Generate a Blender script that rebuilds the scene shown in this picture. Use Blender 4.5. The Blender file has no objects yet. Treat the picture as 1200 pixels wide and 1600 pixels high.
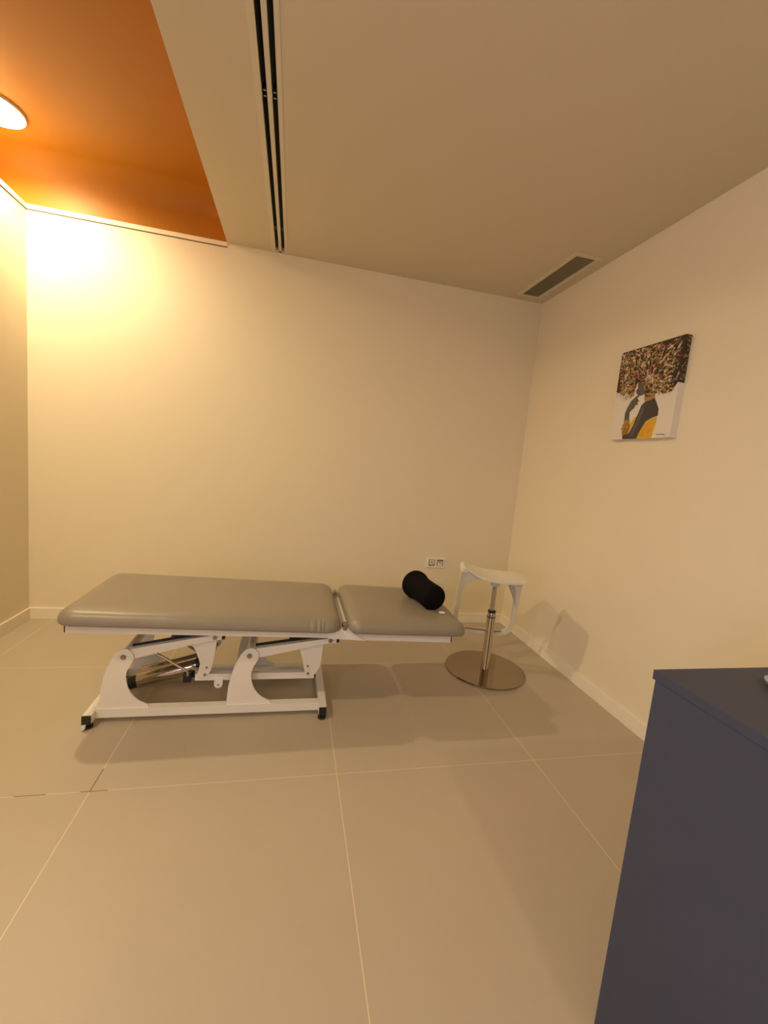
import bpy, bmesh, math, random
from mathutils import Vector, Matrix

# ------------------------------------------------------------------ camera
scene = bpy.context.scene
COL = scene.collection
cam_d = bpy.data.cameras.new('camera')
cam = bpy.data.objects.new('camera', cam_d)
COL.objects.link(cam)
RGT = Vector((0.97388, -0.20744, 0.09223))
FWD = Vector((0.21713, 0.96912, -0.11760))
UPV = Vector((-0.06498, 0.13452, 0.98878))
M = Matrix(((RGT.x, UPV.x, -FWD.x, 0), (RGT.y, UPV.y, -FWD.y, 0), (RGT.z, UPV.z, -FWD.z, 0), (0, 0, 0, 1)))
M.translation = Vector((0, 0, 1.424))
cam.matrix_world = M
cam_d.sensor_fit = 'HORIZONTAL'
cam_d.sensor_width = 36.0
cam_d.lens = 656.42 / 1200 * 36.0
cam_d.clip_start = 0.02
scene.camera = cam

# ------------------------------------------------------------------ light, exposure
LAMP_COL = (1.0, 0.82, 0.50)
LAMP_PW = 96.0
WIN_COL = (0.50, 0.62, 1.0)
WIN_PW = 42.0
EXPOSURE = 0.0
world = bpy.data.worlds.new('world')
scene.world = world
world.use_nodes = True
bg = world.node_tree.nodes['Background']
bg.inputs[0].default_value = (0.35, 0.45, 0.8, 1)
bg.inputs[1].default_value = 0.25
vs = scene.view_settings
vs.view_transform = 'Standard'
vs.look = 'None'
vs.gamma = 1.0
vs.use_curve_mapping = False
vs.exposure = EXPOSURE

# evening daylight coming through the window behind the photographer
wl = bpy.data.lights.new('window_daylight', 'AREA')
wl.shape = 'RECTANGLE'; wl.size = 1.1; wl.size_y = 1.3
wl.energy = WIN_PW; wl.color = WIN_COL
wlo = bpy.data.objects.new('window_daylight', wl)
COL.objects.link(wlo)
wlo.location = (-1.97, -0.95, 1.55)
wlo.rotation_euler = (0, -math.pi / 2, 0)

# ------------------------------------------------------------------ materials
def mat(name, col, rough=0.6, metal=0.0, spec=0.5, noise=None, bump=None, coat=0.0):
    m = bpy.data.materials.new(name); m.use_nodes = True
    nt = m.node_tree; b = nt.nodes['Principled BSDF']
    b.inputs['Base Color'].default_value = (*col, 1)
    b.inputs['Roughness'].default_value = rough
    b.inputs['Metallic'].default_value = metal
    b.inputs['Specular IOR Level'].default_value = spec
    b.inputs['Coat Weight'].default_value = coat
    tc = nt.nodes.new('ShaderNodeTexCoord')
    if noise:
        sc, amt = noise
        n = nt.nodes.new('ShaderNodeTexNoise'); n.inputs['Scale'].default_value = sc; n.inputs['Detail'].default_value = 4
        nt.links.new(tc.outputs['Object'], n.inputs['Vector'])
        mx = nt.nodes.new('ShaderNodeMix'); mx.data_type = 'RGBA'
        mx.inputs['A'].default_value = (*[c * (1 - amt) for c in col], 1)
        mx.inputs['B'].default_value = (*[min(1, c * (1 + amt)) for c in col], 1)
        nt.links.new(n.outputs['Fac'], mx.inputs['Factor'])
        nt.links.new(mx.outputs['Result'], b.inputs['Base Color'])
    if bump:
        sc, st, di = bump
        n2 = nt.nodes.new('ShaderNodeTexNoise'); n2.inputs['Scale'].default_value = sc; n2.inputs['Detail'].default_value = 3
        nt.links.new(tc.outputs['Object'], n2.inputs['Vector'])
        bp = nt.nodes.new('ShaderNodeBump'); bp.inputs['Strength'].default_value = st; bp.inputs['Distance'].default_value = di
        nt.links.new(n2.outputs['Fac'], bp.inputs['Height'])
        nt.links.new(bp.outputs['Normal'], b.inputs['Normal'])
    return m

def emit(name, col, s):
    m = bpy.data.materials.new(name); m.use_nodes = True
    nt = m.node_tree; nt.nodes.clear()
    o = nt.nodes.new('ShaderNodeOutputMaterial'); e = nt.nodes.new('ShaderNodeEmission')
    e.inputs[0].default_value = (*col, 1); e.inputs[1].default_value = s
    nt.links.new(e.outputs[0], o.inputs[0]); return m

M_WALL = mat('cream_wall_paint', (0.85, 0.755, 0.58), 0.75, spec=0.25, noise=(1.3, 0.012), bump=(260, 0.10, 0.002))
M_CEIL = mat('beige_ceiling_paint', (0.70, 0.605, 0.455), 0.9, spec=0.15, bump=(200, 0.08, 0.002))
M_ORNG = mat('orange_ceiling_paint', (0.40, 0.155, 0.008), 0.5, spec=0.35, bump=(220, 0.12, 0.002))
M_BASE = mat('beige_baseboard', (0.90, 0.82, 0.67), 0.45, spec=0.4)
M_TRIM = mat('cream_trim', (0.88, 0.80, 0.62), 0.5)
M_GAP = mat('dark_joint', (0.10, 0.07, 0.04), 0.8)
M_WHITE = mat('white_powder_coated_steel', (0.84, 0.80, 0.75), 0.38, spec=0.5)
M_BLACK = mat('black_plastic', (0.012, 0.011, 0.011), 0.45)
M_CLOTHB = mat('black_knit_fabric', (0.006, 0.0045, 0.005), 0.95, spec=0.1, bump=(400, 0.3, 0.001))
M_LEATH = mat('taupe_leatherette', (0.275, 0.235, 0.185), 0.37, spec=0.45, noise=(3, 0.03), bump=(420, 0.12, 0.0008))
M_CHROME = mat('chrome', (0.78, 0.74, 0.70), 0.10, metal=1.0)
M_CYL = mat('tinted_chrome', (0.50, 0.44, 0.37), 0.12, metal=1.0)
M_STEEL = mat('brushed_steel', (0.55, 0.50, 0.45), 0.28, metal=1.0)
M_BOLT = mat('dull_bolt_steel', (0.35, 0.32, 0.28), 0.35, metal=1.0)
M_DISC = mat('smoked_mirror_steel', (0.36, 0.31, 0.26), 0.07, metal=1.0)
M_SEAT = mat('warm_white_plastic', (0.80, 0.76, 0.66), 0.4, spec=0.4)
M_CAB = mat('dark_slate_laminate', (0.052, 0.060, 0.098), 0.55, spec=0.35, bump=(300, 0.2, 0.001))
M_VENT = mat('beige_aluminium', (0.72, 0.64, 0.50), 0.5)
M_VDARK = mat('black_vent_interior', (0.006, 0.006, 0.007), 0.6)
M_LOUV = mat('taupe_louvre', (0.50, 0.42, 0.31), 0.6)
M_BACK = mat('grille_backing', (0.20, 0.155, 0.105), 0.8)
M_SOCK = mat('ivory_socket_plastic', (0.90, 0.86, 0.76), 0.35)
M_SOCKD = mat('socket_dark_recess', (0.12, 0.08, 0.045), 0.6)
M_WTAG = mat('white_tag', (0.85, 0.82, 0.8), 0.6)
M_GREY = mat('pale_grey_plastic', (0.40, 0.37, 0.38), 0.35)

# floor: large porcelain tiles with thin pale joints
def floor_mat():
    m = bpy.data.materials.new('greige_porcelain_tiles'); m.use_nodes = True
    nt = m.node_tree; b = nt.nodes['Principled BSDF']; L = nt.links
    b.inputs['Roughness'].default_value = 0.42
    b.inputs['Specular IOR Level'].default_value = 0.4
    g = nt.nodes.new('ShaderNodeNewGeometry'); sx = nt.nodes.new('ShaderNodeSeparateXYZ')
    L.new(g.outputs['Position'], sx.inputs[0])
    def mth(op, a, v=None, c=None):
        n = nt.nodes.new('ShaderNodeMath'); n.operation = op
        for i, q in enumerate((a, v, c)):
            if q is None: continue
            if isinstance(q, (int, float)): n.inputs[i].default_value = q
            else: L.new(q, n.inputs[i])
        return n.outputs[0]
    def line(src, off, per, w):
        f = mth('FRACT', mth('DIVIDE', mth('ADD', src, -off + per / 2 + 20 * per), per))
        d = mth('MULTIPLY', mth('ABSOLUTE', mth('SUBTRACT', f, 0.5)), per)
        return mth('LESS_THAN', d, w)
    lx = line(sx.outputs['X'], 0.283, 0.998, 0.0017)
    ly = line(sx.outputs['Y'], 1.738, 1.035, 0.0015)
    ln = mth('MAXIMUM', lx, ly)
    # old dirt in the joints round the left crossing
    dx = mth('MULTIPLY', mth('LESS_THAN', mth('ABSOLUTE', mth('ADD', sx.outputs['X'], 0.70)), 0.05), ly)
    dx2 = mth('MULTIPLY', mth('LESS_THAN', mth('ABSOLUTE', mth('ADD', sx.outputs['X'], 0.925)), 0.055), ly)
    dy = mth('MULTIPLY', mth('MULTIPLY', mth('LESS_THAN', mth('ABSOLUTE', mth('SUBTRACT', sx.outputs['Y'], 1.80)), 0.065), lx),
             mth('LESS_THAN', sx.outputs['X'], -0.4))
    dirt = mth('MAXIMUM', mth('MAXIMUM', dx, dy), dx2)
    n = nt.nodes.new('ShaderNodeTexNoise'); n.inputs['Scale'].default_value = 1.7; n.inputs['Detail'].default_value = 6
    L.new(g.outputs['Position'], n.inputs['Vector'])
    cr = nt.nodes.new('ShaderNodeMix'); cr.data_type = 'RGBA'
    cr.inputs['A'].default_value = (0.475, 0.40, 0.305, 1); cr.inputs['B'].default_value = (0.52, 0.44, 0.34, 1)
    L.new(n.outputs['Fac'], cr.inputs['Factor'])
    m1 = nt.nodes.new('ShaderNodeMix'); m1.data_type = 'RGBA'
    L.new(cr.outputs['Result'], m1.inputs['A']); m1.inputs['B'].default_value = (0.72, 0.62, 0.47, 1); L.new(ln, m1.inputs['Factor'])
    m2 = nt.nodes.new('ShaderNodeMix'); m2.data_type = 'RGBA'
    L.new(m1.outputs['Result'], m2.inputs['A']); m2.inputs['B'].default_value = (0.13, 0.08, 0.045, 1); L.new(dirt, m2.inputs['Factor'])
    L.new(m2.outputs['Result'], b.inputs['Base Color'])
    n3 = nt.nodes.new('ShaderNodeTexNoise'); n3.inputs['Scale'].default_value = 350; n3.inputs['Detail'].default_value = 2
    L.new(g.outputs['Position'], n3.inputs['Vector'])
    bp = nt.nodes.new('ShaderNodeBump'); bp.inputs['Strength'].default_value = 0.08; bp.inputs['Distance'].default_value = 0.002
    L.new(n3.outputs['Fac'], bp.inputs['Height']); L.new(bp.outputs['Normal'], b.inputs['Normal'])
    return m
M_FLOOR = floor_mat()

# ------------------------------------------------------------------ mesh helpers
def ob(name, bm, m, parent=None, org=(0, 0, 0), smooth=None, bevel=0.0):
    """link bm (world coordinates) as one mesh object; org = world origin of the object / of its thing"""
    if bevel:
        es = [e for e in bm.edges if len(e.link_faces) == 2 and e.calc_face_angle(0) > 0.6]
        bmesh.ops.bevel(bm, geom=es, offset=bevel, segments=2, affect='EDGES', profile=0.6, clamp_overlap=True)
    bmesh.ops.recalc_face_normals(bm, faces=bm.faces)
    o_ = Vector(org)
    for v in bm.verts: v.co -= o_
    me = bpy.data.meshes.new(name); bm.to_mesh(me); bm.free()
    for q in (m if isinstance(m, (list, tuple)) else [m]): me.materials.append(q)
    if smooth is not None:
        for p in me.polygons: p.use_smooth = True
        me.set_sharp_from_angle(angle=math.radians(smooth))
    o = bpy.data.objects.new(name, me); COL.objects.link(o)
    if parent: o.parent = parent
    else: o.location = o_
    return o
def tag(o, label=None, cat=None, group=None, kind=None):
    if label: o['label'] = label
    if cat: o['category'] = cat
    if group: o['group'] = group
    if kind: o['kind'] = kind
    return o
def thing(name, loc, label, cat, group=None):
    o = bpy.data.objects.new(name, None); COL.objects.link(o); o.location = loc
    o.empty_display_size = 0.05
    return tag(o, label, cat, group)
def BM(): return bmesh.new()
def box(bm, x0, x1, y0, y1, z0, z1, mi=0):
    v = [bm.verts.new(p) for p in ((x0, y0, z0), (x1, y0, z0), (x1, y1, z0), (x0, y1, z0), (x0, y0, z1), (x1, y0, z1), (x1, y1, z1), (x0, y1, z1))]
    for f in ((0, 3, 2, 1), (4, 5, 6, 7), (0, 1, 5, 4), (1, 2, 6, 5), (2, 3, 7, 6), (3, 0, 4, 7)):
        bm.faces.new([v[i] for i in f]).material_index = mi
    return bm
def prism(bm, pts, y0, y1):                      # polygon in x,z swept along y
    a = [bm.verts.new((x, y0, z)) for x, z in pts]; b = [bm.verts.new((x, y1, z)) for x, z in pts]
    n = len(pts); bm.faces.new(a[::-1]); bm.faces.new(b)
    for i in range(n): bm.faces.new((a[i], a[(i + 1) % n], b[(i + 1) % n], b[i]))
    return bm
def frame_of(d):
    d = d.normalized(); u = Vector((0, 0, 1)) if abs(d.z) < 0.9 else Vector((1, 0, 0))
    s = d.cross(u).normalized(); return s, s.cross(d).normalized()
def sweep(bm, pts, sec, closed=False, cap=True, up=None):
    """sweep section (list of (a,b)) along pts; a along side vector, b along up vector"""
    pts = [Vector(p) for p in pts]; n = len(pts); rings = []
    for i, p in enumerate(pts):
        if closed: d = (pts[(i + 1) % n] - pts[i - 1])
        else: d = (pts[min(i + 1, n - 1)] - pts[max(i - 1, 0)])
        d.normalize()
        if up is not None: s = Vector(up); s = (s - d * s.dot(d)).normalized(); t = d.cross(s)
        else: s, t = frame_of(d)
        sc = sec(i) if callable(sec) else sec
        rings.append([bm.verts.new(p + s * a + t * b) for a, b in sc])
    m = len(rings[0])
    for i in range(n if closed else n - 1):
        A, B = rings[i], rings[(i + 1) % n]
        for j in range(m): bm.faces.new((A[j], A[(j + 1) % m], B[(j + 1) % m], B[j]))
    if cap and not closed: bm.faces.new(rings[0][::-1]); bm.faces.new(rings[-1])
    return bm
def circ(r, n=16): return [(r * math.cos(2 * math.pi * i / n), r * math.sin(2 * math.pi * i / n)) for i in range(n)]
def rod(bm, p0, p1, r, n=20): return sweep(bm, [p0, p1], circ(r, n))
def lathe(bm, prof, c, n=48):                    # prof = (r,z) open profile, closed with the axis
    rings = []
    for r, z in prof:
        if r < 1e-6: rings.append([bm.verts.new((c[0], c[1], c[2] + z))])
        else: rings.append([bm.verts.new((c[0] + r * math.cos(2 * math.pi * i / n), c[1] + r * math.sin(2 * math.pi * i / n), c[2] + z)) for i in range(n)])
    for A, B in zip(rings, rings[1:]):
        for i in range(n):
            j = (i + 1) % n
            if len(A) == 1 and len(B) == 1: continue
            if len(A) == 1: bm.faces.new((A[0], B[i], B[j]))
            elif len(B) == 1: bm.faces.new((A[i], B[0], A[j]))
            else: bm.faces.new((A[i], A[j], B[j], B[i]))
    return bm
def spline(P, k=6):
    P = [Vector(p) for p in P]; out = []
    for i in range(len(P) - 1):
        a, b, c, d = P[max(i - 1, 0)], P[i], P[i + 1], P[min(i + 2, len(P) - 1)]
        for j in range(k):
            t = j / k
            out.append(0.5 * ((2 * b) + (c - a) * t + (2 * a - 5 * b + 4 * c - d) * t * t + (3 * b - a - 3 * c + d) * t ** 3))
    out.append(P[-1]); return out
def struct(name, bm, m, **k):
    o = ob(name, bm, m, **k); o['kind'] = 'structure'; return o

# ------------------------------------------------------------------ room
XL, XR, YB, YF, ZC = -1.882, 2.043, 3.549, -1.9, 2.932
XO, ZR, XRL = -0.587, 3.23, -2.16                # lip of the raised orange ceiling, its height, its left side
struct('floor', box(BM(), XL - 0.4, XR + 0.15, YF - 0.15, YB + 0.15, -0.10, 0.0), M_FLOOR)
struct('wall_back', box(BM(), XL - 0.15, XR, YB, YB + 0.15, 0.0, ZC), M_WALL)
struct('wall_right', box(BM(), XR, XR + 0.15, YF, YB + 0.15, 0.0, ZC + 0.2), M_WALL)
struct('wall_front', box(BM(), XRL - 0.1, XR + 0.15, YF - 0.15, YF, 0.0, ZR), M_WALL)
b = BM()                                          # left wall with the window opening (y -1.5..-0.4, z 0.9..2.2)
box(b, XL - 0.14, XL, YF, -1.5, 0, ZC); box(b, XL - 0.14, XL, -0.4, YB, 0, ZC)
box(b, XL - 0.14, XL, -1.5, -0.4, 0, 0.9); box(b, XL - 0.14, XL, -1.5, -0.4, 2.2, ZC)
struct('wall_left', b, M_WALL)
# window frame behind the photographer
b = BM()
for z in (0.9, 2.15): box(b, XL - 0.06, XL - 0.0, -1.5, -0.4, z, z + 0.05)
for y in (-1.5, -0.45): box(b, XL - 0.06, XL - 0.0, y, y + 0.05, 0.95, 2.15)
struct('window_1', b, M_TRIM)

# beige plasterboard ceiling, with the slot for the linear diffuser
SX0, SX1, SY1 = -0.262, -0.148, 3.535
b = BM()
box(b, XO, SX0, YF, YB + 0.0, ZC, ZR + 0.05); box(b, SX1, XR, YF, YB, ZC, ZR + 0.05)
box(b, SX0, SX1, SY1, YB, ZC, ZR + 0.05); box(b, SX0, SX1, YF, SY1, ZC + 0.12, ZR + 0.05)
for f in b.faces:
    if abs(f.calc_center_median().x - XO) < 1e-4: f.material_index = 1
struct('ceiling', b, [M_CEIL, mat('orange_bounce_boost', (0.88, 0.40, 0.05), 0.6)])  # lip face made lighter than the recess orange, to bounce light onto the wall
# raised orange ceiling: top, coved corner and upper walls
b = BM()
cove = [(YB, ZC)] + [(YB - 0.16 + 0.16 * math.cos(a), ZR - 0.16 + 0.16 * math.sin(a)) for a in [math.pi / 2 * i / 10 for i in range(11)]] + [(YF, ZR)]
A = [b.verts.new((XRL, y, z)) for y, z in cove]; B_ = [b.verts.new((XO + 0.002, y, z)) for y, z in cove]
A2 = [b.verts.new((XRL, y + (0.12 if i == 0 or y > YB - 0.17 else 0), z + (0.1 if i else 0))) for i, (y, z) in enumerate(cove)]
B2 = [b.verts.new((XO + 0.002, y + (0.12 if i == 0 or y > YB - 0.17 else 0), z + (0.1 if i else 0))) for i, (y, z) in enumerate(cove)]
for i in range(len(cove) - 1):
    b.faces.new((A[i], A[i + 1], B_[i + 1], B_[i])); b.faces.new((A2[i], B2[i], B2[i + 1], A2[i + 1]))
    b.faces.new((A[i], A2[i], A2[i + 1], A[i + 1])); b.faces.new((B_[i], B_[i + 1], B2[i + 1], B2[i]))
b.faces.new((A[0], B_[0], B2[0], A2[0])); b.faces.new((A[-1], A2[-1], B2[-1], B_[-1]))
box(b, XRL - 0.1, XRL, YF, YB + 0.1, ZC - 0.02, ZR + 0.1)
box(b, XRL - 0.1, XL - 0.14, YF, YB + 0.1, ZC - 0.12, ZC - 0.02)
struct('ceiling_recess', b, M_ORNG, smooth=40)

# trim that closes the top of the cream wall under the orange ceiling, with the fine dark joint below it
b = BM(); box(b, XL, XO, YB - 0.006, YB, 2.905, ZC + 0.004); struct('trim_1', b, M_TRIM)
b = BM(); box(b, XL, XO, YB - 0.002, YB, 2.899, 2.905); struct('trim_2', b, M_GAP)
b = BM(); box(b, XL, XL + 0.006, YF, YB - 0.006, 2.905, ZC + 0.004); box(b, XL - 0.14, XL, YF, YB, ZC, ZC + 0.004); struct('trim_3', b, M_TRIM)
b = BM(); box(b, XL, XL + 0.002, YF, YB - 0.002, 2.899, 2.905); struct('trim_4', b, M_GAP)

def skirting(name, b): struct(name, b, M_BASE, bevel=0.003)
skirting('baseboard_back', box(BM(), XL, XR - 0.015, YB - 0.015, YB, 0.001, 0.086))
skirting('baseboard_right', box(BM(), XR - 0.015, XR, YF, YB, 0.001, 0.086))
skirting('baseboard_left', box(BM(), XL, XL + 0.012, YF, YB - 0.015, 0.001, 0.086))
skirting('baseboard_front', box(BM(), XL + 0.012, XR - 0.015, YF, YF + 0.012, 0.001, 0.086))

# ------------------------------------------------------------------ ceiling lights
def ceiling_lamp(x, y, label, pw=1.0, zc=ZR, r=0.150):
    t = thing('ceiling_light', (x, y, zc), label, 'ceiling light', 'round ceiling lights' if zc > ZC else None)
    glow = emit('lamp_glow', LAMP_COL, 14.0)
    # the small LED engine behind the diffuser gives the crisp shadows
    sl = bpy.data.lights.new('ceiling_light_beam', 'SPOT'); sl.energy = LAMP_PW * pw; sl.color = LAMP_COL
    sl.spot_size = math.radians(179); sl.spot_blend = 0.75; sl.shadow_soft_size = 0.045
    so = bpy.data.objects.new('ceiling_light_beam', sl); COL.objects.link(so); so.location = (x + 0.04, y - 0.07, zc - 0.075)
    ob('trim_ring', lathe(BM(), [(r, 0.0), (r + 0.004, 0.0), (r + 0.004, -0.016), (r, -0.016), (r, 0.0)], (x, y, zc), 64), M_TRIM, t, t.location, smooth=40)
    d = ob('diffuser', lathe(BM(), [(0, -0.004), (r, -0.004), (r, -0.018), (r - 0.012, -0.026), (0, -0.028)], (x, y, zc), 64), glow, t, t.location, smooth=40)
    d['label'] = 'glowing white round diffuser'
ceiling_lamp(-1.81, 3.095, 'glowing round ceiling light in the orange recess at the upper left edge', 1.12)
ceiling_lamp(-1.81, 0.98, 'glowing round ceiling light in the orange recess, out of frame nearer the photographer', 1.1)

ceiling_lamp(-1.81, -1.15, 'added round fill light in the orange recess, out of frame behind the photographer', 0.35)  # unseen lamp added to raise the ambient light
ceiling_lamp(0.9, -1.15, 'added round fill light in the beige ceiling, out of frame behind the photographer', 0.5, ZC, 0.10)  # unseen downlight added as fill for the right wall and floor

# ------------------------------------------------------------------ linear slot diffuser
t = thing('slot_diffuser', ((SX0 + SX1) / 2, 1.5, ZC), 'long beige linear air diffuser with two black slots in the ceiling', 'air vent')
y0 = YF + 0.02
b = BM()
zb, zt = ZC - 0.002, ZC + 0.03
box(b, SX0, -0.2345, y0, SY1, zb, zt); box(b, -0.2115, -0.1915, y0, SY1, zb, zt); box(b, -0.1685, SX1, y0, SY1, zb, zt)
box(b, -0.2345, -0.1685, SY1 - 0.025, SY1, zb, zt)
ob('frame', b, M_VENT, t, t.location)
b = BM(); box(b, SX0 + 0.002, SX1 - 0.002, y0, SY1, ZC + 0.085, ZC + 0.09)
box(b, SX0 + 0.002, SX0 + 0.006, y0, SY1, ZC + 0.03, ZC + 0.085); box(b, SX1 - 0.006, SX1 - 0.002, y0, SY1, ZC + 0.03, ZC + 0.085)
ob('plenum', b, M_VDARK, t, t.location)
M_BLADE = mat('dark_deflector_metal', (0.030, 0.028, 0.028), 0.35, metal=0.6)
for xa in (-0.2345, -0.1915):
    for ya, yb in ((y0, 2.05), (2.13, 3.19), (3.24, SY1 - 0.03)):
        b = BM(); w = 0.014 if xa < -0.2 else 0.017
        prism(b, [(xa + 0.001, ZC + 0.012), (xa + w, ZC + 0.030), (xa + w, ZC + 0.034), (xa + 0.001, ZC + 0.016)], ya, yb)
        ob('deflector_blade', b, M_BLADE, t, t.location)
    for ya in (2.08, 2.11, 3.20, 3.225):
        b = BM(); box(b, xa + 0.006, xa + 0.016, ya, ya + 0.008, ZC + 0.014, ZC + 0.03)
        ob('joint_clip', b, M_BOLT, t, t.location)

# ------------------------------------------------------------------ return air grille
t = thing('air_grille', (1.852, 3.07, ZC), 'rectangular louvred air grille in the ceiling near the right wall corner', 'air vent')
gx0, gx1, gy0, gy1 = 1.752, 1.952, 2.69, 3.455
b = BM(); zb = ZC - 0.009
box(b, gx0, gx0 + 0.026, gy0, gy1, zb, ZC); box(b, gx1 - 0.026, gx1, gy0, gy1, zb, ZC)
box(b, gx0 + 0.026, gx1 - 0.026, gy0, gy0 + 0.028, zb, ZC); box(b, gx0 + 0.026, gx1 - 0.026, gy1 - 0.028, gy1, zb, ZC)
ob('frame', b, M_VENT, t, t.location, bevel=0.002)
b = BM(); n = 34; ya, yb = gy0 + 0.028, gy1 - 0.028
for i in range(n):
    y = ya + (i + 0.5) * (yb - ya) / n
    v = [(y - 0.0072, ZC - 0.0058), (y - 0.0065, ZC - 0.0068), (y + 0.0072, ZC - 0.0030), (y + 0.0065, ZC - 0.0020)]
    p = [b.verts.new((gx0 + 0.026, a, c)) for a, c in v]; q = [b.verts.new((gx1 - 0.026, a, c)) for a, c in v]
    for k in range(4): b.faces.new((p[k], p[(k + 1) % 4], q[(k + 1) % 4], q[k]))
ob('louvres', b, M_LOUV, t, t.location)
ob('backing', box(BM(), gx0 + 0.02, gx1 - 0.02, gy0 + 0.02, gy1 - 0.02, ZC - 0.0008, ZC - 0.0002), M_BACK, t, t.location)

# ------------------------------------------------------------------ double wall socket
t = thing('wall_socket', (1.318, YB, 0.562), 'small ivory double wall socket on the back wall left of the stool', 'wall socket')
ob('cover_plate', box(BM(), 1.234, 1.402, YB - 0.013, YB, 0.518, 0.608), M_SOCK, t, t.location, bevel=0.003)
for k, cx in enumerate((1.279, 1.357)):
    b = BM(); box(b, cx - 0.029, cx + 0.029, YB - 0.0138, YB - 0.0128, 0.535, 0.592)
    s = ob('socket_recess', b, M_SOCKD, t, t.location); s['label'] = 'dark socket recess'
    b = BM()
    box(b, cx - 0.022, cx + 0.022, YB - 0.0155, YB - 0.0135, 0.545 if k == 0 else 0.538, 0.588 if k == 0 else 0.580)
    f = ob('socket_face', b, M_SOCK, s, t.location, bevel=0.001)
    b = BM()
    for hx, hz, hr in ((0, 0.563, 0.006), (-0.011, 0.570, 0.0045), (0.012, 0.556, 0.0045), (-0.004, 0.576, 0.004), (0.010, 0.576, 0.004)):
        rod(b, (cx + hx, YB - 0.0160, hz), (cx + hx, YB - 0.0155, hz), hr, 10)
    ob('contact_hole', b, M_SOCKD, s, t.location)

# ------------------------------------------------------------------ painting
CX, CY0, CY1, CZ0, CZ1 = XR - 0.037, 2.425, 1.971, 1.704, 2.252
def UV(u, v, lift=0.0):
    u = min(max(u, 0), 1); v = min(max(v, 0), 1)
    return (CX - lift, CY0 + (CY1 - CY0) * u, CZ0 + (CZ1 - CZ0) * v)
paint = {}
def pm(name, col, noise=None):
    if name not in paint: paint[name] = mat('paint_' + name, col, 0.55, noise=noise)
    return paint[name]
SHP = [
 ('white_ground', (0.80, 0.74, 0.66), None),
 ('grey_skin', (0.115, 0.100, 0.090), [(0.226, .218), (.221, .29), (.246, .352), (.297, .425), (.357, .457), (.386, .475), (.431, .466), (.403, .445), (.439, .41), (.414, .399), (.427, .367), (.387, .374), (.373, .34), (.333, .323), (.305, .297), (.314, .212)]),
 ('ochre_cloth', (0.78, 0.43, 0.03), [(.773, .217), (.765, .143), (.739, .06), (.735, 0), (.498, 0), (.507, .043), (.554, .115), (.603, .176), (.696, .209)]),
 ('ochre_cloth', (0.78, 0.43, 0.03), [(.417, .247), (.431, .232), (.395, .152), (.348, .092), (.316, .156), (.363, .195)]),
 ('dark_skin', (0.060, 0.050, 0.045), [(.538, .393), (.613, .402), (.684, .422), (.732, .361), (.775, .298), (.776, .226), (.695, .213), (.602, .179), (.554, .115), (.507, .043), (.493, 0), (.332, 0), (.34, .057), (.397, .145), (.431, .232), (.461, .291), (.488, .357)]),
 ('grey_skin', (0.115, 0.100, 0.090), [(.470, .27), (.50, .33), (.535, .36), (.545, .30), (.50, .20), (.46, .12), (.41, .03), (.36, .02), (.40, .10), (.44, .19)]),
 ('dark_skin', (0.060, 0.050, 0.045), [(.504, .53), (.67, .52), (.682, .432), (.528, .415)]),
 ('collar_gold', (0.42, 0.24, 0.08), [(.511, .444), (.604, .444), (.676, .459), (.689, .424), (.613, .402), (.539, .39)]),
 ('grey_skin', (0.115, 0.100, 0.090), [(.368, .64), (.49, .64), (.514, .478), (.452, .467), (.409, .469), (.387, .492), (.361, .509), (.38, .524), (.366, .537), (.383, .555)]),
 ('collar_gold', (0.42, 0.24, 0.08), [(.221, .219), (.334, .211), (.33, .169), (.23, .172)]),
 ('cuff_gold', (0.40, 0.19, 0.02), [(.229, .176), (.329, .173), (.347, .12), (.34, .057), (.251, .047), (.24, .019), (.195, .12)]),
 ('dark_skin', (0.060, 0.050, 0.045), [(.24, .019), (.251, .047), (.34, .057), (.338, 0), (.251, 0)]),
 ('hair_dark', (0.030, 0.018, 0.012), [(0, 1), (1, 1), (1, .540), (.992, .542), (.927, .465), (.819, .449), (.699, .468), (.642, .454), (.56, .47), (.519, .50), (.50, .56), (.463, .60), (.369, .627), (.336, .547), (.289, .457), (.24, .51), (.188, .522), (.141, .495), (.078, .535), (0, .553)]),
]
t = thing('painting', (XR, 2.198, 1.978), 'unframed canvas painting of woman with huge colourful hair and yellow wrap on right wall', 'painting')
mats, idx = [], {}
def midx(name, col):
    if name not in idx: idx[name] = len(mats); mats.append(pm(name, col))
    return idx[name]
b = BM(); midx('white_ground', (0.80, 0.74, 0.66))
box(b, CX, XR, CY1, CY0, CZ0, CZ1)
lift = 0.0
for nm, col, pts in SHP[1:]:
    lift += 0.00008
    f = b.faces.new([b.verts.new(UV(u, v, lift)) for u, v in pts]); f.material_index = midx(nm, col)
# the near side of the canvas carries the hair on its upper part
f = b.faces.new([b.verts.new(p) for p in ((CX - .0013, CY1 - 0.0002, CZ1), (XR, CY1 - 0.0002, CZ1), (XR, CY1 - 0.0002, 2.0), (CX - .0013, CY1 - 0.0002, 2.0))]); f.material_index = idx['hair_dark']
rnd = random.Random(7)
PAL = [('tan', (.50, .33, .18), 7), ('cream', (.72, .58, .42), 7), ('brown', (.22, .11, .05), 5), ('ochre', (.45, .29, .06), 5), ('red', (.30, .04, .035), 3), ('olive', (.20, .20, .07), 3),
       ('orange', (.55, .20, .05), 2), ('slate', (.13, .14, .15), 2), ('yellow', (.52, .44, .14), 3), ('pink', (.48, .22, .19), 1.4), ('dark', (.02, .012, .01), 6)]
def inside(u, v, P):
    c = False
    for i in range(len(P)):
        x1, y1 = P[i]; x2, y2 = P[i - 1]
        if (y1 > v) != (y2 > v) and u < (x2 - x1) * (v - y1) / (y2 - y1) + x1: c = not c
    return c
HAIR = SHP[-1][2]
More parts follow.
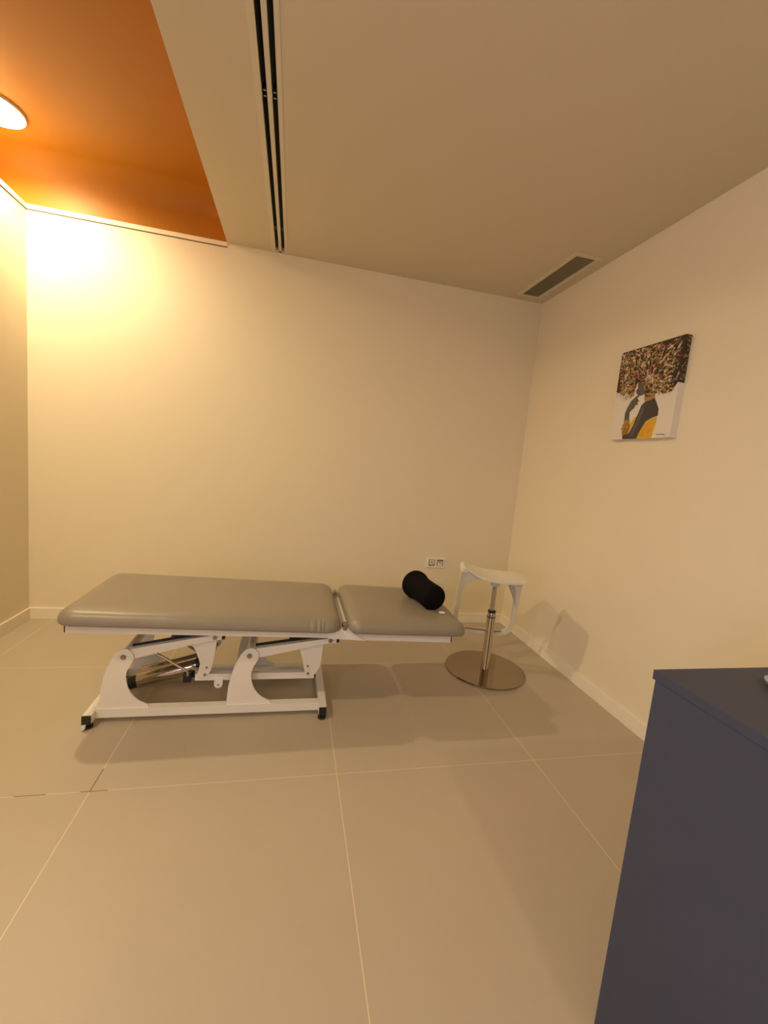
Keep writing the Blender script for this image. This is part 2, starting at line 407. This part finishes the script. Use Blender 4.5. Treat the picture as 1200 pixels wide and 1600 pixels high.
names = [p[0] for p in PAL]; cols = {p[0]: p[1] for p in PAL}; wts = [p[2] for p in PAL]
cnt = 0
while cnt < 950:
    u, v = rnd.random(), rnd.uniform(0.44, 1.0)
    if not inside(u, v, HAIR): continue
    ang = math.atan2(v - 0.58, (u - 0.5)) + rnd.gauss(0, 0.75)
    ln, wd = rnd.uniform(0.012, 0.055), rnd.uniform(0.004, 0.013)
    q = []
    for a, w in ((-1, 0), (-0.3, 1), (0.5, .8), (1, 0), (0.5, -.8), (-0.3, -1)):
        x = ln * a; y = wd * w * 1.0
        q.append((u + x * math.cos(ang) - y * math.sin(ang), v + (x * math.sin(ang) + y * math.cos(ang)) * 0.83))
    if any(p[0] < 0 or p[0] > 1 or p[1] > 1 for p in q): continue
    nm = rnd.choices(names, wts)[0]
    cc = cols[nm]
    if u > 0.8 and v > 0.5 and rnd.random() < 0.35: nm = 'dark'; cc = cols[nm]
    f = b.faces.new([b.verts.new(UV(pu, pv, 0.0012 + cnt * 2e-7)) for pu, pv in q]); f.material_index = midx(nm, cc)
    cnt += 1
for i in range(90):                                # strokes that wrap onto the near side
    z = rnd.uniform(2.01, 2.245); x = rnd.uniform(CX + 0.004, XR - 0.004); a = rnd.uniform(0, 3.14); ln = rnd.uniform(.004, .010)
    q = [(x + ln * c * math.cos(a) * .5 - w * .002 * math.sin(a), z + ln * c * math.sin(a) + w * .002 * math.cos(a)) for c, w in ((-1, 0), (0, 1), (1, 0), (0, -1))]
    nm = rnd.choices(names, wts)[0]
    f = b.faces.new([b.verts.new((min(max(px, CX), XR), CY1 - 0.0005 - i * 1e-6, pz)) for px, pz in q]); f.material_index = midx(nm, cols[nm])
for i in range(26):                                # vivid folds in the yellow wrap and on the cuff
    u, v = rnd.uniform(.52, .74), rnd.uniform(.01, .19)
    P = SHP[2][2]
    if not inside(u, v, P) or not inside(u - .02, v - .03, P) or not inside(u + .01, v + .02, P): continue
    nm = rnd.choice(['orange_fold', 'gold_fold'])
    f = b.faces.new([b.verts.new(UV(*p, 0.0016)) for p in ((u, v), (u - .018, v - .03), (u - .006, v - .028), (u + .009, v + .018))])
    f.material_index = midx(nm, (.70, .25, .02) if nm[0] == 'o' else (.85, .55, .05))
for i in range(22):
    u, v = rnd.uniform(.22, .33), rnd.uniform(.06, .165)
    nm = rnd.choice(['gold_fold', 'tan', 'brown'])
    c = {'gold_fold': (.85, .55, .05), 'tan': cols['tan'], 'brown': cols['brown']}[nm]
    f = b.faces.new([b.verts.new(UV(*p, 0.0017)) for p in ((u - .012, v), (u, v + .012), (u + .012, v), (u, v - .006))]); f.material_index = midx(nm, c)
for i in range(40):                                # loose hair tips below the hair
    u = rnd.choice([rnd.uniform(0.02, 0.33), rnd.uniform(.62, .92)]); v = rnd.uniform(.44, .53); d = rnd.uniform(-.02, .02)
    f = b.faces.new([b.verts.new(UV(*p, 0.0014)) for p in ((u, v + .03), (u + .009, v + .03), (u + .004 + d, v - .022))]); f.material_index = midx('brown', cols['brown'])
# white of the eye / lip accents and the painter's scribble
for P, nm, c in (([(.352, .60), (.378, .60), (.374, .575), (.356, .58)], 'cream', cols['cream']), ([(.366, .535), (.392, .538), (.388, .522), (.368, .52)], 'dark', cols['dark'])):
    f = b.faces.new([b.verts.new(UV(*p, 0.0019)) for p in P]); f.material_index = midx(nm, c)
sig = [(.80, .030), (.815, .040), (.825, .028), (.838, .038), (.846, .027), (.862, .040), (.872, .028), (.89, .036), (.935, .022)]
for (u0, v0), (u1, v1) in zip(sig, sig[1:]):
    f = b.faces.new([b.verts.new(UV(*p, 0.0018)) for p in ((u0, v0 - .003), (u1, v1 - .003), (u1, v1 + .003), (u0, v0 + .003))]); f.material_index = midx('dark', cols['dark'])
ob('canvas', b, mats, t, t.location)

# ------------------------------------------------------------------ treatment couch
CO = (-0.05, 2.42, 0.0)
couch = thing('treatment_couch', CO, 'taupe two-section treatment couch on white steel scissor frame', 'massage table')
def part(name, bm, m, parent=couch, **k): return ob(name, bm, m, parent, CO, **k)
SL = -0.0255
def cushion(x0, x1, y0, y1, zb, th, rc, nx, wr=None):
    """rounded upholstered slab; zb is the underside height at x = 0"""
    bm = BM(); rt, rb = 0.056, 0.012
    cxm, cym = (x0 + x1) / 2, (y0 + y1) / 2; hx, hy = (x1 - x0) / 2, (y1 - y0) / 2
    rows = [(-1, 0)]                                          # (inset, height) profile from bottom centre out and up
    prof = [(0.05, 0.0), (rb, 0.0)] + [(rb - rb * math.sin(a), rb - rb * math.cos(a)) for a in (0.5, 1.0, 1.5)] + \
           [(0.0, th - rt)] + [(rt - rt * math.cos(a), th - rt + rt * math.sin(a) * 0.93) for a in (0.25, 0.5, 0.75, 1.0, 1.25, 1.45)] + \
           [(0.065, th), (0.10, th + 0.003), (0.16, th + 0.005), (0.24, th + 0.006)]
    N = 4 * nx
    def outline(ins):
        pts = []; r = max(rc - ins, 0.012); ax, ay = hx - ins, hy - ins
        per = []
        for cx_, cy_, a0 in ((ax - r, ay - r, 0), (-ax + r, ay - r, 90), (-ax + r, -ay + r, 180), (ax - r, -ay + r, 270)):
            for k in range(9):
                a = math.radians(a0 + 90 * k / 8); per.append((cx_ + r * math.cos(a), cy_ + r * math.sin(a)))
        # subdivide the straight runs the same way on every ring
        out = []
        for c in range(4):
            arc = per[c * 9:(c + 1) * 9]; out += arc
            p, q = arc[-1], per[((c + 1) % 4) * 9]
            m = nx if c % 2 == 0 else nx // 3
            for k in range(1, m): out.append((p[0] + (q[0] - p[0]) * k / m, p[1] + (q[1] - p[1]) * k / m))
        return out
    rings = []
    for ins, h in prof:
        ring = []
        for (px, py) in outline(ins):
            X, Y = cxm + px, cym + py
            Z = zb + SL * X + h
            if wr and py < -hy * 0.85 and 0.004 < h < th:
                w = wr(X) * math.sin(math.pi * min(h / th, 1)); Y -= w
                Z += w * 0.3
            ring.append(bm.verts.new((X, Y, Z)))
        rings.append(ring)
    n = len(rings[0])
    for A_, B2_ in zip(rings, rings[1:]):
        for i in range(n): bm.faces.new((A_[i], A_[(i + 1) % n], B2_[(i + 1) % n], B2_[i]))
    bm.faces.new(rings[0][::-1]); bm.faces.new(rings[-1])
    return bm
def wrinkle(X):
    g = math.exp(-((X - 0.20) / 0.075) ** 2)
    return 0.0032 * g * math.sin(X * 250 + 2 * math.sin(X * 60)) + 0.0012 * math.sin(X * 23) * math.sin(X * 9 + 1)
part('main_cushion', cushion(-1.035, 0.308, 2.098, 2.808, 0.5155, 0.073, 0.085, 220, wrinkle), M_LEATH, smooth=60)
part('head_cushion', cushion(0.347, 1.022, 2.098, 2.808, 0.5155, 0.073, 0.070, 60), M_LEATH, smooth=60)
def railbox(x0, x1, y0, y1, t0, t1, b0, b1):            # rail following the slight slope of the top
    bm = BM(); prism(bm, [(x0, b0), (x1, b1), (x1, t1), (x0, t0)], y0, y1); return bm
ub = lambda x: 0.5155 + SL * x
for y0, y1 in ((2.160, 2.190), (2.720, 2.750)):
    part('side_rail', railbox(-1.000, 0.30, y0, y1, ub(-1.0), ub(0.3), 0.4875, 0.4600), M_WHITE, bevel=0.003)
    part('head_rail', railbox(0.36, 0.945, y0, y1, ub(.36), ub(.945), 0.4500, 0.4330), M_WHITE, bevel=0.003)
    cap = part('rail_cap', railbox(-1.006, -1.000, y0 + .001, y1 - .001, ub(-1.0) - .006, ub(-1.) - .006, 0.489, 0.489), M_BLACK)
    cap = part('rail_cap', railbox(0.945, 0.951, y0 + .001, y1 - .001, ub(.95) - .006, ub(.95) - .006, 0.434, 0.434), M_BLACK)
    # hinge gusset under the gap
    bm = BM(); prism(bm, [(0.24, 0.4615), (0.45, 0.4480), (0.43, 0.4600), (0.372, 0.4950), (0.355, 0.522), (0.312, 0.524), (0.298, 0.505), (0.24, 0.500)], y0 - 0.008, y0)
    g = part('hinge_plate', bm, M_WHITE, bevel=0.0015)
    bm = BM(); rod(bm, (0.328, y0 - 0.016, 0.524), (0.328, y1 + .01, 0.524), 0.014, 18); rod(bm, (0.328, y0 - 0.020, 0.524), (0.328, y0 - .016, 0.524), 0.008, 12)
    part('hinge_pin', bm, M_BOLT, smooth=40)
part('hinge_bar', box(BM(), 0.308, 0.350, 2.195, 2.715, 0.494, 0.502), M_WHITE)
for x in (-0.985, -0.33, 0.25): part('cross_rail', box(BM(), x, x + 0.03, 2.19, 2.72, ub(x) - 0.034, ub(x) - 0.002), M_WHITE)
for x in (0.40, 0.90): part('cross_rail', box(BM(), x, x + 0.03, 2.19, 2.72, ub(x) - 0.034, ub(x) - 0.002), M_WHITE)

# base frame on the floor
for x0, x1 in ((-0.920, -0.880), (0.222, 0.262)):
    part('foot_tube', box(BM(), x0, x1, 2.146, 2.676, 0.028, 0.072), M_WHITE, bevel=0.004)
    for ya, yb in ((2.136, 2.146), (2.676, 2.686)):
        part('foot_cap', box(BM(), x0 + .001, x1 - .001, ya, yb, 0.029, 0.071), M_BLACK, bevel=0.002)
    for yc in (2.162, 2.66):
        bm = BM(); lathe(bm, [(0, 0), (0.021, 0), (0.023, 0.004), (0.021, 0.012), (0.009, 0.016), (0.009, 0.029), (0, 0.029)], ((x0 + x1) / 2, yc, 0.0), 24)
        part('levelling_foot', bm, M_BLACK, smooth=40)
bm = BM(); prism(bm, [(-.917, 0.001), (-.902, 0.012), (-.898, 0.030), (-.914, 0.030)], 2.128, 2.136)
c = part('foot_tab', bm, M_WTAG); c['label'] = 'small white tab at the left foot'
part('base_beam', box(BM(), -0.880, 0.222, 2.188, 2.228, 0.030, 0.076), M_WHITE, bevel=0.004)
part('base_beam', box(BM(), -0.880, 0.222, 2.596, 2.636, 0.030, 0.076), M_WHITE, bevel=0.004)

# curved uprights
FIN = [(-.866, .074), (-.866, .110), (-.861, .180), (-.851, .235), (-.837, .282), (-.820, .325), (-.806, .352), (-.793, .370), (-.778, .382), (-.760, .388), (-.745, .387), (-.731, .378), (-.720, .362), (-.715, .345),
       (-.718, .325), (-.729, .303), (-.742, .278), (-.748, .257), (-.749, .235), (-.746, .210), (-.738, .180), (-.726, .155), (-.710, .133), (-.692, .115), (-.672, .102), (-.645, .090), (-.640, .074)]
for dx in (0.0, 0.602):
    for y0 in (2.196, 2.622):
        pr = part('curved_upright', prism(BM(), [(x + dx, z) for x, z in FIN], y0, y0 + 0.007), M_WHITE)
        yy = y0 if y0 < 2.4 else y0 + 0.007
        s = -1 if y0 < 2.4 else 1
        bm = BM(); rod(bm, (-.762 + dx, yy, .345), (-.762 + dx, yy + s * .0025, .345), 0.0135, 20); rod(bm, (-.762 + dx, yy + s * .0025, .345), (-.762 + dx, yy + s * .007, .345), 0.0095, 6)
        ob('pivot_bolt', bm, M_BOLT, pr, CO, smooth=40)
        if y0 > 2.4: continue
# lifting arms: tapered tubes from the uprights up to the top frame
ARM = [(-.775, .372), (-.727, .384), (-.33, .459), (-.305, .459), (-.305, .432), (-.367, .424), (-.732, .328), (-.775, .320)]
for dx, tw in ((0.0, 1.0), (0.600, 1.0)):
    for y0, y1, s in ((2.206, 2.236, -1), (2.590, 2.620, 1)):
        dz = lambda x: -0.020 * max(0, (x + .775) / .47) if dx > 0 else 0.0
        ar = part('lifting_arm', prism(BM(), [(x + dx, z + dz(x)) for x, z in ARM], y0, y1), M_WHITE, bevel=0.003)
        z = .445 + (-0.018 if dx > 0 else 0)
        bm = BM(); box(bm, -.306 + dx, -.290 + dx, y0 + .001, y1 - .001, z - .013, z + .014)
        ob('end_cap', bm, M_BLACK, ar, CO)
        yy = y0 if s < 0 else y1
        bm = BM(); rod(bm, (-.338 + dx, yy, z - .003), (-.338 + dx, yy + s * .003, z - .003), .0115, 18); rod(bm, (-.338 + dx, yy + s * .003, z - .003), (-.338 + dx, yy + s * .007, z - .003), .007, 6)
        ob('arm_bolt', bm, M_BOLT, ar, CO, smooth=40)
    # cross tubes joining near and far arm
    part('cross_tube', rod(BM(), (-.762 + dx, 2.236, .350), (-.762 + dx, 2.590, .350), .020, 20), M_WHITE, smooth=40)
    part('cross_tube', rod(BM(), (-.338 + dx, 2.236, .440 - (.018 if dx else 0)), (-.338 + dx, 2.590, .440 - (.018 if dx else 0)), .014, 20), M_WHITE, smooth=40)
    # black rubber stop between arm and frame
    bm = BM(); prism(bm, [(-.56 + dx, .428 - .012 * (dx > 0)), (-.535 + dx, .474 - .01 * (dx > 0)), (-.40 + dx, .472 - .012 * (dx > 0)), (-.36 + dx, .455 - .014 * (dx > 0))], 2.245, 2.275)
    part('stop_block', bm, M_BLACK)
    d2 = .016 * (dx > 0)
    bm = BM(); prism(bm, [(-.735 + dx, .378), (-.735 + dx, .393), (-.40 + dx, .457 - d2), (-.40 + dx, .440 - d2)], 2.237, 2.246)
    part('dark_strip', bm, M_BLACK)  # thin black bar just behind the arm, along its upper edge
# hanging link plates
LA = [(-.472, .43), (-.33, .45), (-.338, .357), (-.347, .30), (-.357, .243), (-.366, .226), (-.385, .214), (-.412, .212), (-.424, .222), (-.411, .284), (-.43, .34), (-.452, .39)]
LB = [(.09, .40), (.226, .42), (.224, .33), (.219, .262), (.205, .232), (.196, .214), (.175, .208), (.142, .206), (.136, .222), (.128, .262), (.118, .305), (.105, .345)]
for P, bolts in ((LA, ((-.378, .262), (-.386, .222))), (LB, ((.150, .262), (.154, .218)))):
    for y0, s in ((2.240, -1), (2.580, 1)):
        pr = part('link_plate', prism(BM(), P, y0, y0 + .006), M_WHITE, bevel=0.0015)
        yy = y0 if s < 0 else y0 + .006
        for x, z in bolts:
            bm = rod(BM(), (x, yy, z), (x, yy + s * .004, z), .0075 if z < .24 else .006, 14)
            ob('plate_bolt', bm, M_BOLT, pr, CO, smooth=40)
bm = BM(); box(bm, .150, .178, 2.2385, 2.240, .287, .292); part('spec_sticker', bm, M_WTAG)['label'] = 'thin white sticker on the right link plate'
# low push bar tying the two link plates, and its lug
part('tie_bar', box(BM(), -.436, .190, 2.250, 2.280, .184, .220), M_WHITE, bevel=0.003)
part('bar_cap', box(BM(), .190, .198, 2.251, 2.279, .186, .218), M_BLACK)
bm = BM(); lug = [(-.338, .200), (-.338, .165)] + [(-.3165 - .0215 * math.cos(a), .163 - .0215 * math.sin(a)) for a in [math.pi * i / 8 for i in range(9)]] + [(-.295, .165), (-.295, .200)]
prism(bm, lug, 2.244, 2.250); part('lug', bm, M_WHITE)
bm = BM(); rod(bm, (-.3165, 2.244, .160), (-.3165, 2.241, .160), .005, 12); part('lug_bolt', bm, M_BOLT)

# chrome hydraulic cylinder, its collar, lever rods
c0, c1 = Vector((-.792, 2.42, .088)), Vector((-.455, 2.42, .186))
dv = (c1 - c0).normalized(); L_ = (c1 - c0).length
p = lambda t_: c0 + dv * t_
part('cylinder', rod(BM(), p(.035), p(L_), .041, 40), M_CYL, smooth=40)['label'] = 'chrome hydraulic cylinder'
part('cylinder', rod(BM(), p(.03) + Vector((0, .075, .010)), p(L_ + .03) + Vector((0, .075, .010)), .034, 32), M_CYL, smooth=40)
part('cylinder_collar', rod(BM(), p(-.012), p(.040), .034, 28), M_BLACK, smooth=40)
part('cylinder_collar', rod(BM(), p(L_), p(L_ + .022), .043, 28), M_BLACK, smooth=40)
part('piston_rod', rod(BM(), p(-.10), p(-.010), .016, 20), M_CHROME, smooth=40)
bm = BM(); box(bm, -.905, -.86, 2.36, 2.52, .045, .085); part('cylinder_bracket', bm, M_WHITE)
bm = BM(); sweep(bm, [p(L_ + .02) + Vector((0, 0, 0)), Vector((-.385, 2.42, .232))], circ(.014, 16)); part('cylinder_end_rod', bm, M_BOLT, smooth=40)
part('cross_shaft', rod(BM(), (-.385, 2.245, .235), (-.385, 2.582, .235), .011, 16), M_BOLT, smooth=40)
part('cross_shaft', rod(BM(), (-.885, 2.228, .065), (-.885, 2.60, .065), .010, 16), M_WHITE, smooth=40)
lev = spline([(-.700, 2.30, .330), (-.665, 2.30, .325), (-.60, 2.30, .287), (-.535, 2.30, .243), (-.492, 2.30, .215), (-.482, 2.30, .200), (-.484, 2.30, .186)], 6)
part('lever_rod', sweep(BM(), lev, circ(.007, 10)), M_STEEL, smooth=60)
lev = spline([(-.60, 2.46, .36), (-.575, 2.46, .325), (-.50, 2.46, .268), (-.44, 2.46, .225)], 6)
part('lever_rod', sweep(BM(), lev, circ(.007, 10)), M_BOLT, smooth=60)
bm = BM(); box(bm, -.505, -.465, 2.295, 2.325, .148, .200); box(bm, -.475, -.452, 2.325, 2.40, .16, .20); part('release_bracket', bm, M_BLACK, bevel=0.004)
bm = BM(); prism(bm, [(-.515, .150), (-.44, .165), (-.44, .200), (-.475, .205), (-.50, .172)], 2.33, 2.37); part('cylinder_mount', bm, M_STEEL)
part('mount_shaft', rod(BM(), (-.47, 2.30, .180), (-.47, 2.42, .185), .008, 12), M_BLACK, smooth=40)

# ------------------------------------------------------------------ black neck roll on the head section
ztop = lambda x: 0.5155 + SL * x + 0.0800
a, e = Vector((0.822, 2.535, 0)), Vector((0.872, 2.330, 0))
ra, re, rm = 0.090, 0.078, 0.076
a.z = ztop(a.x) + ra - 0.006; e.z = ztop(e.x) + re - 0.008
bol = BM(); N_, pts, rads = 40, [], []
ax_ = (e - a); Ltot = ax_.length; dn = ax_.normalized()
for i in range(N_ + 1):
    s = -ra * 0.62 + (Ltot + (ra + re) * 0.62) * i / N_
    def lobe(s0, r, k):
        q = 1 - abs((s - s0) / (r * k)) ** 3.0; return r * max(q, 0) ** 0.45
    r = max(lobe(0, ra, .625), lobe(Ltot, re, .625))
    if 0 < s < Ltot: 
        u_ = s / Ltot; r = max(r, rm + (ra - rm) * (max(0, 1 - u_ * 2.0)) ** 2 + (re - rm) * (max(0, u_ * 2.0 - 1)) ** 2)
    pts.append(a + dn * s); rads.append(max(r, 0.004))
sweep(bol, pts, lambda i: circ(rads[i], 36))
# small flattening underneath where it rests
BO = (a.x * .5 + e.x * .5, 2.43, ztop(.847))
for v in bol.verts:
    zf = ztop(v.co.x) + 0.001
    if v.co.z < zf: v.co.z = zf
roll = thing('neck_roll', BO, 'black fabric neck roll lying on the head section of the couch', 'pillow')
ob('roll_body', bol, M_CLOTHB, roll, BO, smooth=60)
bm = BM(); box(bm, .893, .925, 2.240, 2.256, ztop(.9) + .002, ztop(.9) + .010)
tg = ob('care_tag', bm, M_WTAG, roll, BO, bevel=0.002); tg['label'] = 'small white care tag'

# ------------------------------------------------------------------ stool
SA = Vector((1.45, 2.655, 0)); NR = Vector((0.951, -0.309, 0)); ND = Vector((0.309, 0.951, 0))
W = lambda t_, d_, z_: SA + NR * t_ + ND * d_ + Vector((0, 0, z_))
stool = thing('stool', SA, 'white swivel stool with saddle seat, footrest loop and mirror-finish round base', 'stool')
def sp(name, bm, m, **k): return ob(name, bm, m, stool, SA, **k)
bs = sp('base_disc', lathe(BM(), [(0, 0), (.280, 0), (.283, .003), (.283, .009), (.280, .012), (0, .0125)], SA, 96), M_DISC, smooth=40); bs['label'] = 'round mirror-finish steel base'
sp('column', lathe(BM(), [(0, .0125), (.031, .0125), (.031, .018), (.029, .022), (.029, .425), (.026, .432), (0, .432)], SA, 40), M_CYL, smooth=40)
sp('column_ring', lathe(BM(), [(.029, .398), (.0315, .399), (.0315, .404), (.029, .405)], SA, 40), M_BLACK, smooth=40)
sp('column_collar', lathe(BM(), [(0, .432), (.026, .432), (.028, .436), (.028, .446), (.024, .450), (0, .450)], SA, 40), M_BLACK, smooth=40)
sp('gas_piston', lathe(BM(), [(0, .450), (.016, .450), (.016, .640), (0, .640)], SA, 32), M_STEEL, smooth=40)
sp('seat_hub', lathe(BM(), [(0, .630), (.030, .630), (.031, .634), (.034, .690), (0, .690)], SA, 32), M_SEAT, smooth=40)
# seat shell: lofted from the near edge (raised at the left) to the flatter far edge
near = spline([(-.253, -.146, .728), (-.252, -.148, .750), (-.243, -.150, .766), (-.226, -.152, .769), (-.200, -.154, .755), (-.149, -.156, .728), (-.101, -.157, .716), (-.049, -.158, .708), (.049, -.158, .704), (.124, -.155, .709), (.172, -.150, .716), (.192, -.140, .722)], 5)
far = spline([(-.250, .116, .715), (-.248, .118, .735), (-.238, .122, .748), (-.222, .126, .750), (-.197, .131, .740), (-.145, .137, .728), (-.095, .140, .714), (-.045, .142, .709), (.055, .142, .708), (.128, .140, .710), (.185, .134, .706), (.222, .122, .700)], 5)
bm = BM(); rows = []; K = 14; TH = 0.017
for j in range(K + 1):
    s = j / K; row = []
    for pn, pf in zip(near, far):
        q = pn.lerp(pf, s); q.z -= 0.012 * math.sin(math.pi * s) * (1 - abs(q.x) * 2.5)
        row.append(q)
    rows.append(row)
top = [[bm.verts.new(W(q.x, q.y, q.z)) for q in r] for r in rows]
bot = [[bm.verts.new(W(q.x + (0.004 if q.x < 0 else -.004), q.y * .985, q.z - TH)) for q in r] for r in rows]
n = len(near)
for j in range(K):
    for i in range(n - 1):
        bm.faces.new((top[j][i], top[j][i + 1], top[j + 1][i + 1], top[j + 1][i])); bm.faces.new((bot[j][i], bot[j + 1][i], bot[j + 1][i + 1], bot[j][i + 1]))
for i in range(n - 1):
    bm.faces.new((top[0][i], bot[0][i], bot[0][i + 1], top[0][i + 1])); bm.faces.new((top[K][i], top[K][i + 1], bot[K][i + 1], bot[K][i]))
for j in range(K):
    bm.faces.new((top[j][0], top[j + 1][0], bot[j + 1][0], bot[j][0])); bm.faces.new((top[j][-1], bot[j][-1], bot[j + 1][-1], top[j + 1][-1]))
sp('seat', bm, M_SEAT, smooth=50, bevel=0.006)
# footrest loop: flat band, slanting from the near edge down and back
LP = spline([(-.240, -.140, .748), (-.244, -.105, .695), (-.247, -.050, .580), (-.247, -.010, .480), (-.247, .026, .395), (-.243, .050, .325), (-.222, .072, .272), (-.180, .088, .252), (-.097, .096, .248), (.000, .100, .247), (.067, .098, .250), (.118, .094, .262), (.148, .080, .295), (.160, .060, .350), (.161, .024, .452), (.152, -.026, .562), (.143, -.077, .650), (.140, -.120, .700)], 6)
n_ = len(LP)
def sec(i):
    w = .0165; h = .0115
    f = i / (n_ - 1)
    return [(-h, -w), (h, -w), (h, w), (-h, w)]
sp('footrest_loop', sweep(BM(), [W(*q) for q in LP], sec, up=tuple(ND)), M_SEAT, smooth=40, bevel=0.004)
# webs that flare the loop into the seat
def web(P, name='seat_web'):
    bm = BM(); fr = [bm.verts.new(W(t_, d_ - .010, z_)) for t_, d_, z_ in P]; bk = [bm.verts.new(W(t_, d_ + .010, z_)) for t_, d_, z_ in P]
    m_ = len(P); bm.faces.new(fr); bm.faces.new(bk[::-1])
    for i in range(m_): bm.faces.new((fr[i], bk[i], bk[(i + 1) % m_], fr[(i + 1) % m_]))
    bmesh.ops.triangulate(bm, faces=[f for f in bm.faces if len(f.verts) > 4])
    sp(name, bm, M_SEAT)
dd = lambda z_: -.14 + .24 * min(1, max(0, (.76 - z_) / .50))
web([(t_, dd(z_), z_) for t_, z_ in [(-.236, .762), (-.246, .66), (-.247, .54), (-.236, .54), (-.228, .590), (-.212, .632), (-.185, .664), (-.150, .684), (-.105, .696), (-.10, .706), (-.149, .716), (-.204, .746)]])
web([(t_, dd(z_), z_) for t_, z_ in [(.152, .700), (.157, .62), (.160, .52), (.147, .52), (.140, .580), (.130, .625), (.112, .660), (.088, .682), (.055, .692), (.05, .698), (.10, .701)]])
bar = spline([(-.19, .084, .264), (-.10, .088, .2625), (0, .091, .262), (.06, .090, .264), (.10, .088, .269)], 6)
tr = sp('footrest_tread', sweep(BM(), [W(*q) for q in bar], [(-.009, -.003), (.009, -.003), (.009, .003), (-.009, .003)], up=tuple(ND)), M_BOLT, smooth=40); tr['label'] = 'dark steel tread on the footrest'

# ------------------------------------------------------------------ dark cabinet at the right
CB = (1.30, 0.35, 0.0)
cab = thing('storage_cabinet', CB, 'tall dark slate cabinet with flat top at the lower right corner', 'cabinet')
cx0, cx1, cy0, cy1, ch = 0.872, 1.62, -0.35, 0.781, 0.995
def cp(name, bm, m, **k): return ob(name, bm, m, cab, CB, **k)
cp('side_panel', box(BM(), cx0, cx0 + .018, cy0, cy1, 0.0, ch - .022), M_CAB, bevel=0.001)
cp('side_panel', box(BM(), cx1 - .018, cx1, cy0, cy1, 0.0, ch - .022), M_CAB, bevel=0.001)
cp('back_panel', box(BM(), cx0 + .018, cx1 - .018, cy1 - .018, cy1, 0.0, ch - .022), M_CAB)
cp('top', box(BM(), cx0 - .005, cx1 + .005, cy0 - .005, cy1 + .004, ch - .022, ch), M_CAB, bevel=0.0012)
cp('plinth', box(BM(), cx0 + .018, cx1 - .018, cy0 + .04, cy0 + .06, 0.0, .08), M_CAB)
for x0, x1, hx in ((cx0 + .02, (cx0 + cx1) / 2 - .002, -.04), ((cx0 + cx1) / 2 + .002, cx1 - .02, .04)):
    d = cp('door', box(BM(), x0, x1, cy0, cy0 + .018, .082, ch - .024), M_CAB, bevel=0.001)
    mx = (cx0 + cx1) / 2 + hx
    ob('handle', rod(BM(), (mx, cy0 - .015, .5), (mx, cy0 - .015, .65), .005, 10), M_STEEL, d, CB)
# small grey dish on the cabinet top
MO = (1.126, 0.676, ch)
dish = thing('small_dish', MO, 'small round pale grey dish on the dark cabinet top, cut by the right edge', 'dish')
ob('dish_bowl', lathe(BM(), [(0, .004), (.024, .004), (.036, .008), (.041, .015), (.0435, .0165), (.0455, .015), (.042, .007), (.030, .002), (0, .002)], MO, 48), M_GREY, dish, MO, smooth=50)
ob('foot_ring', lathe(BM(), [(.020, 0.0), (.026, 0.0), (.026, .003), (.020, .003), (.020, 0.0)], MO, 40), M_BLACK, dish, MO, smooth=40)
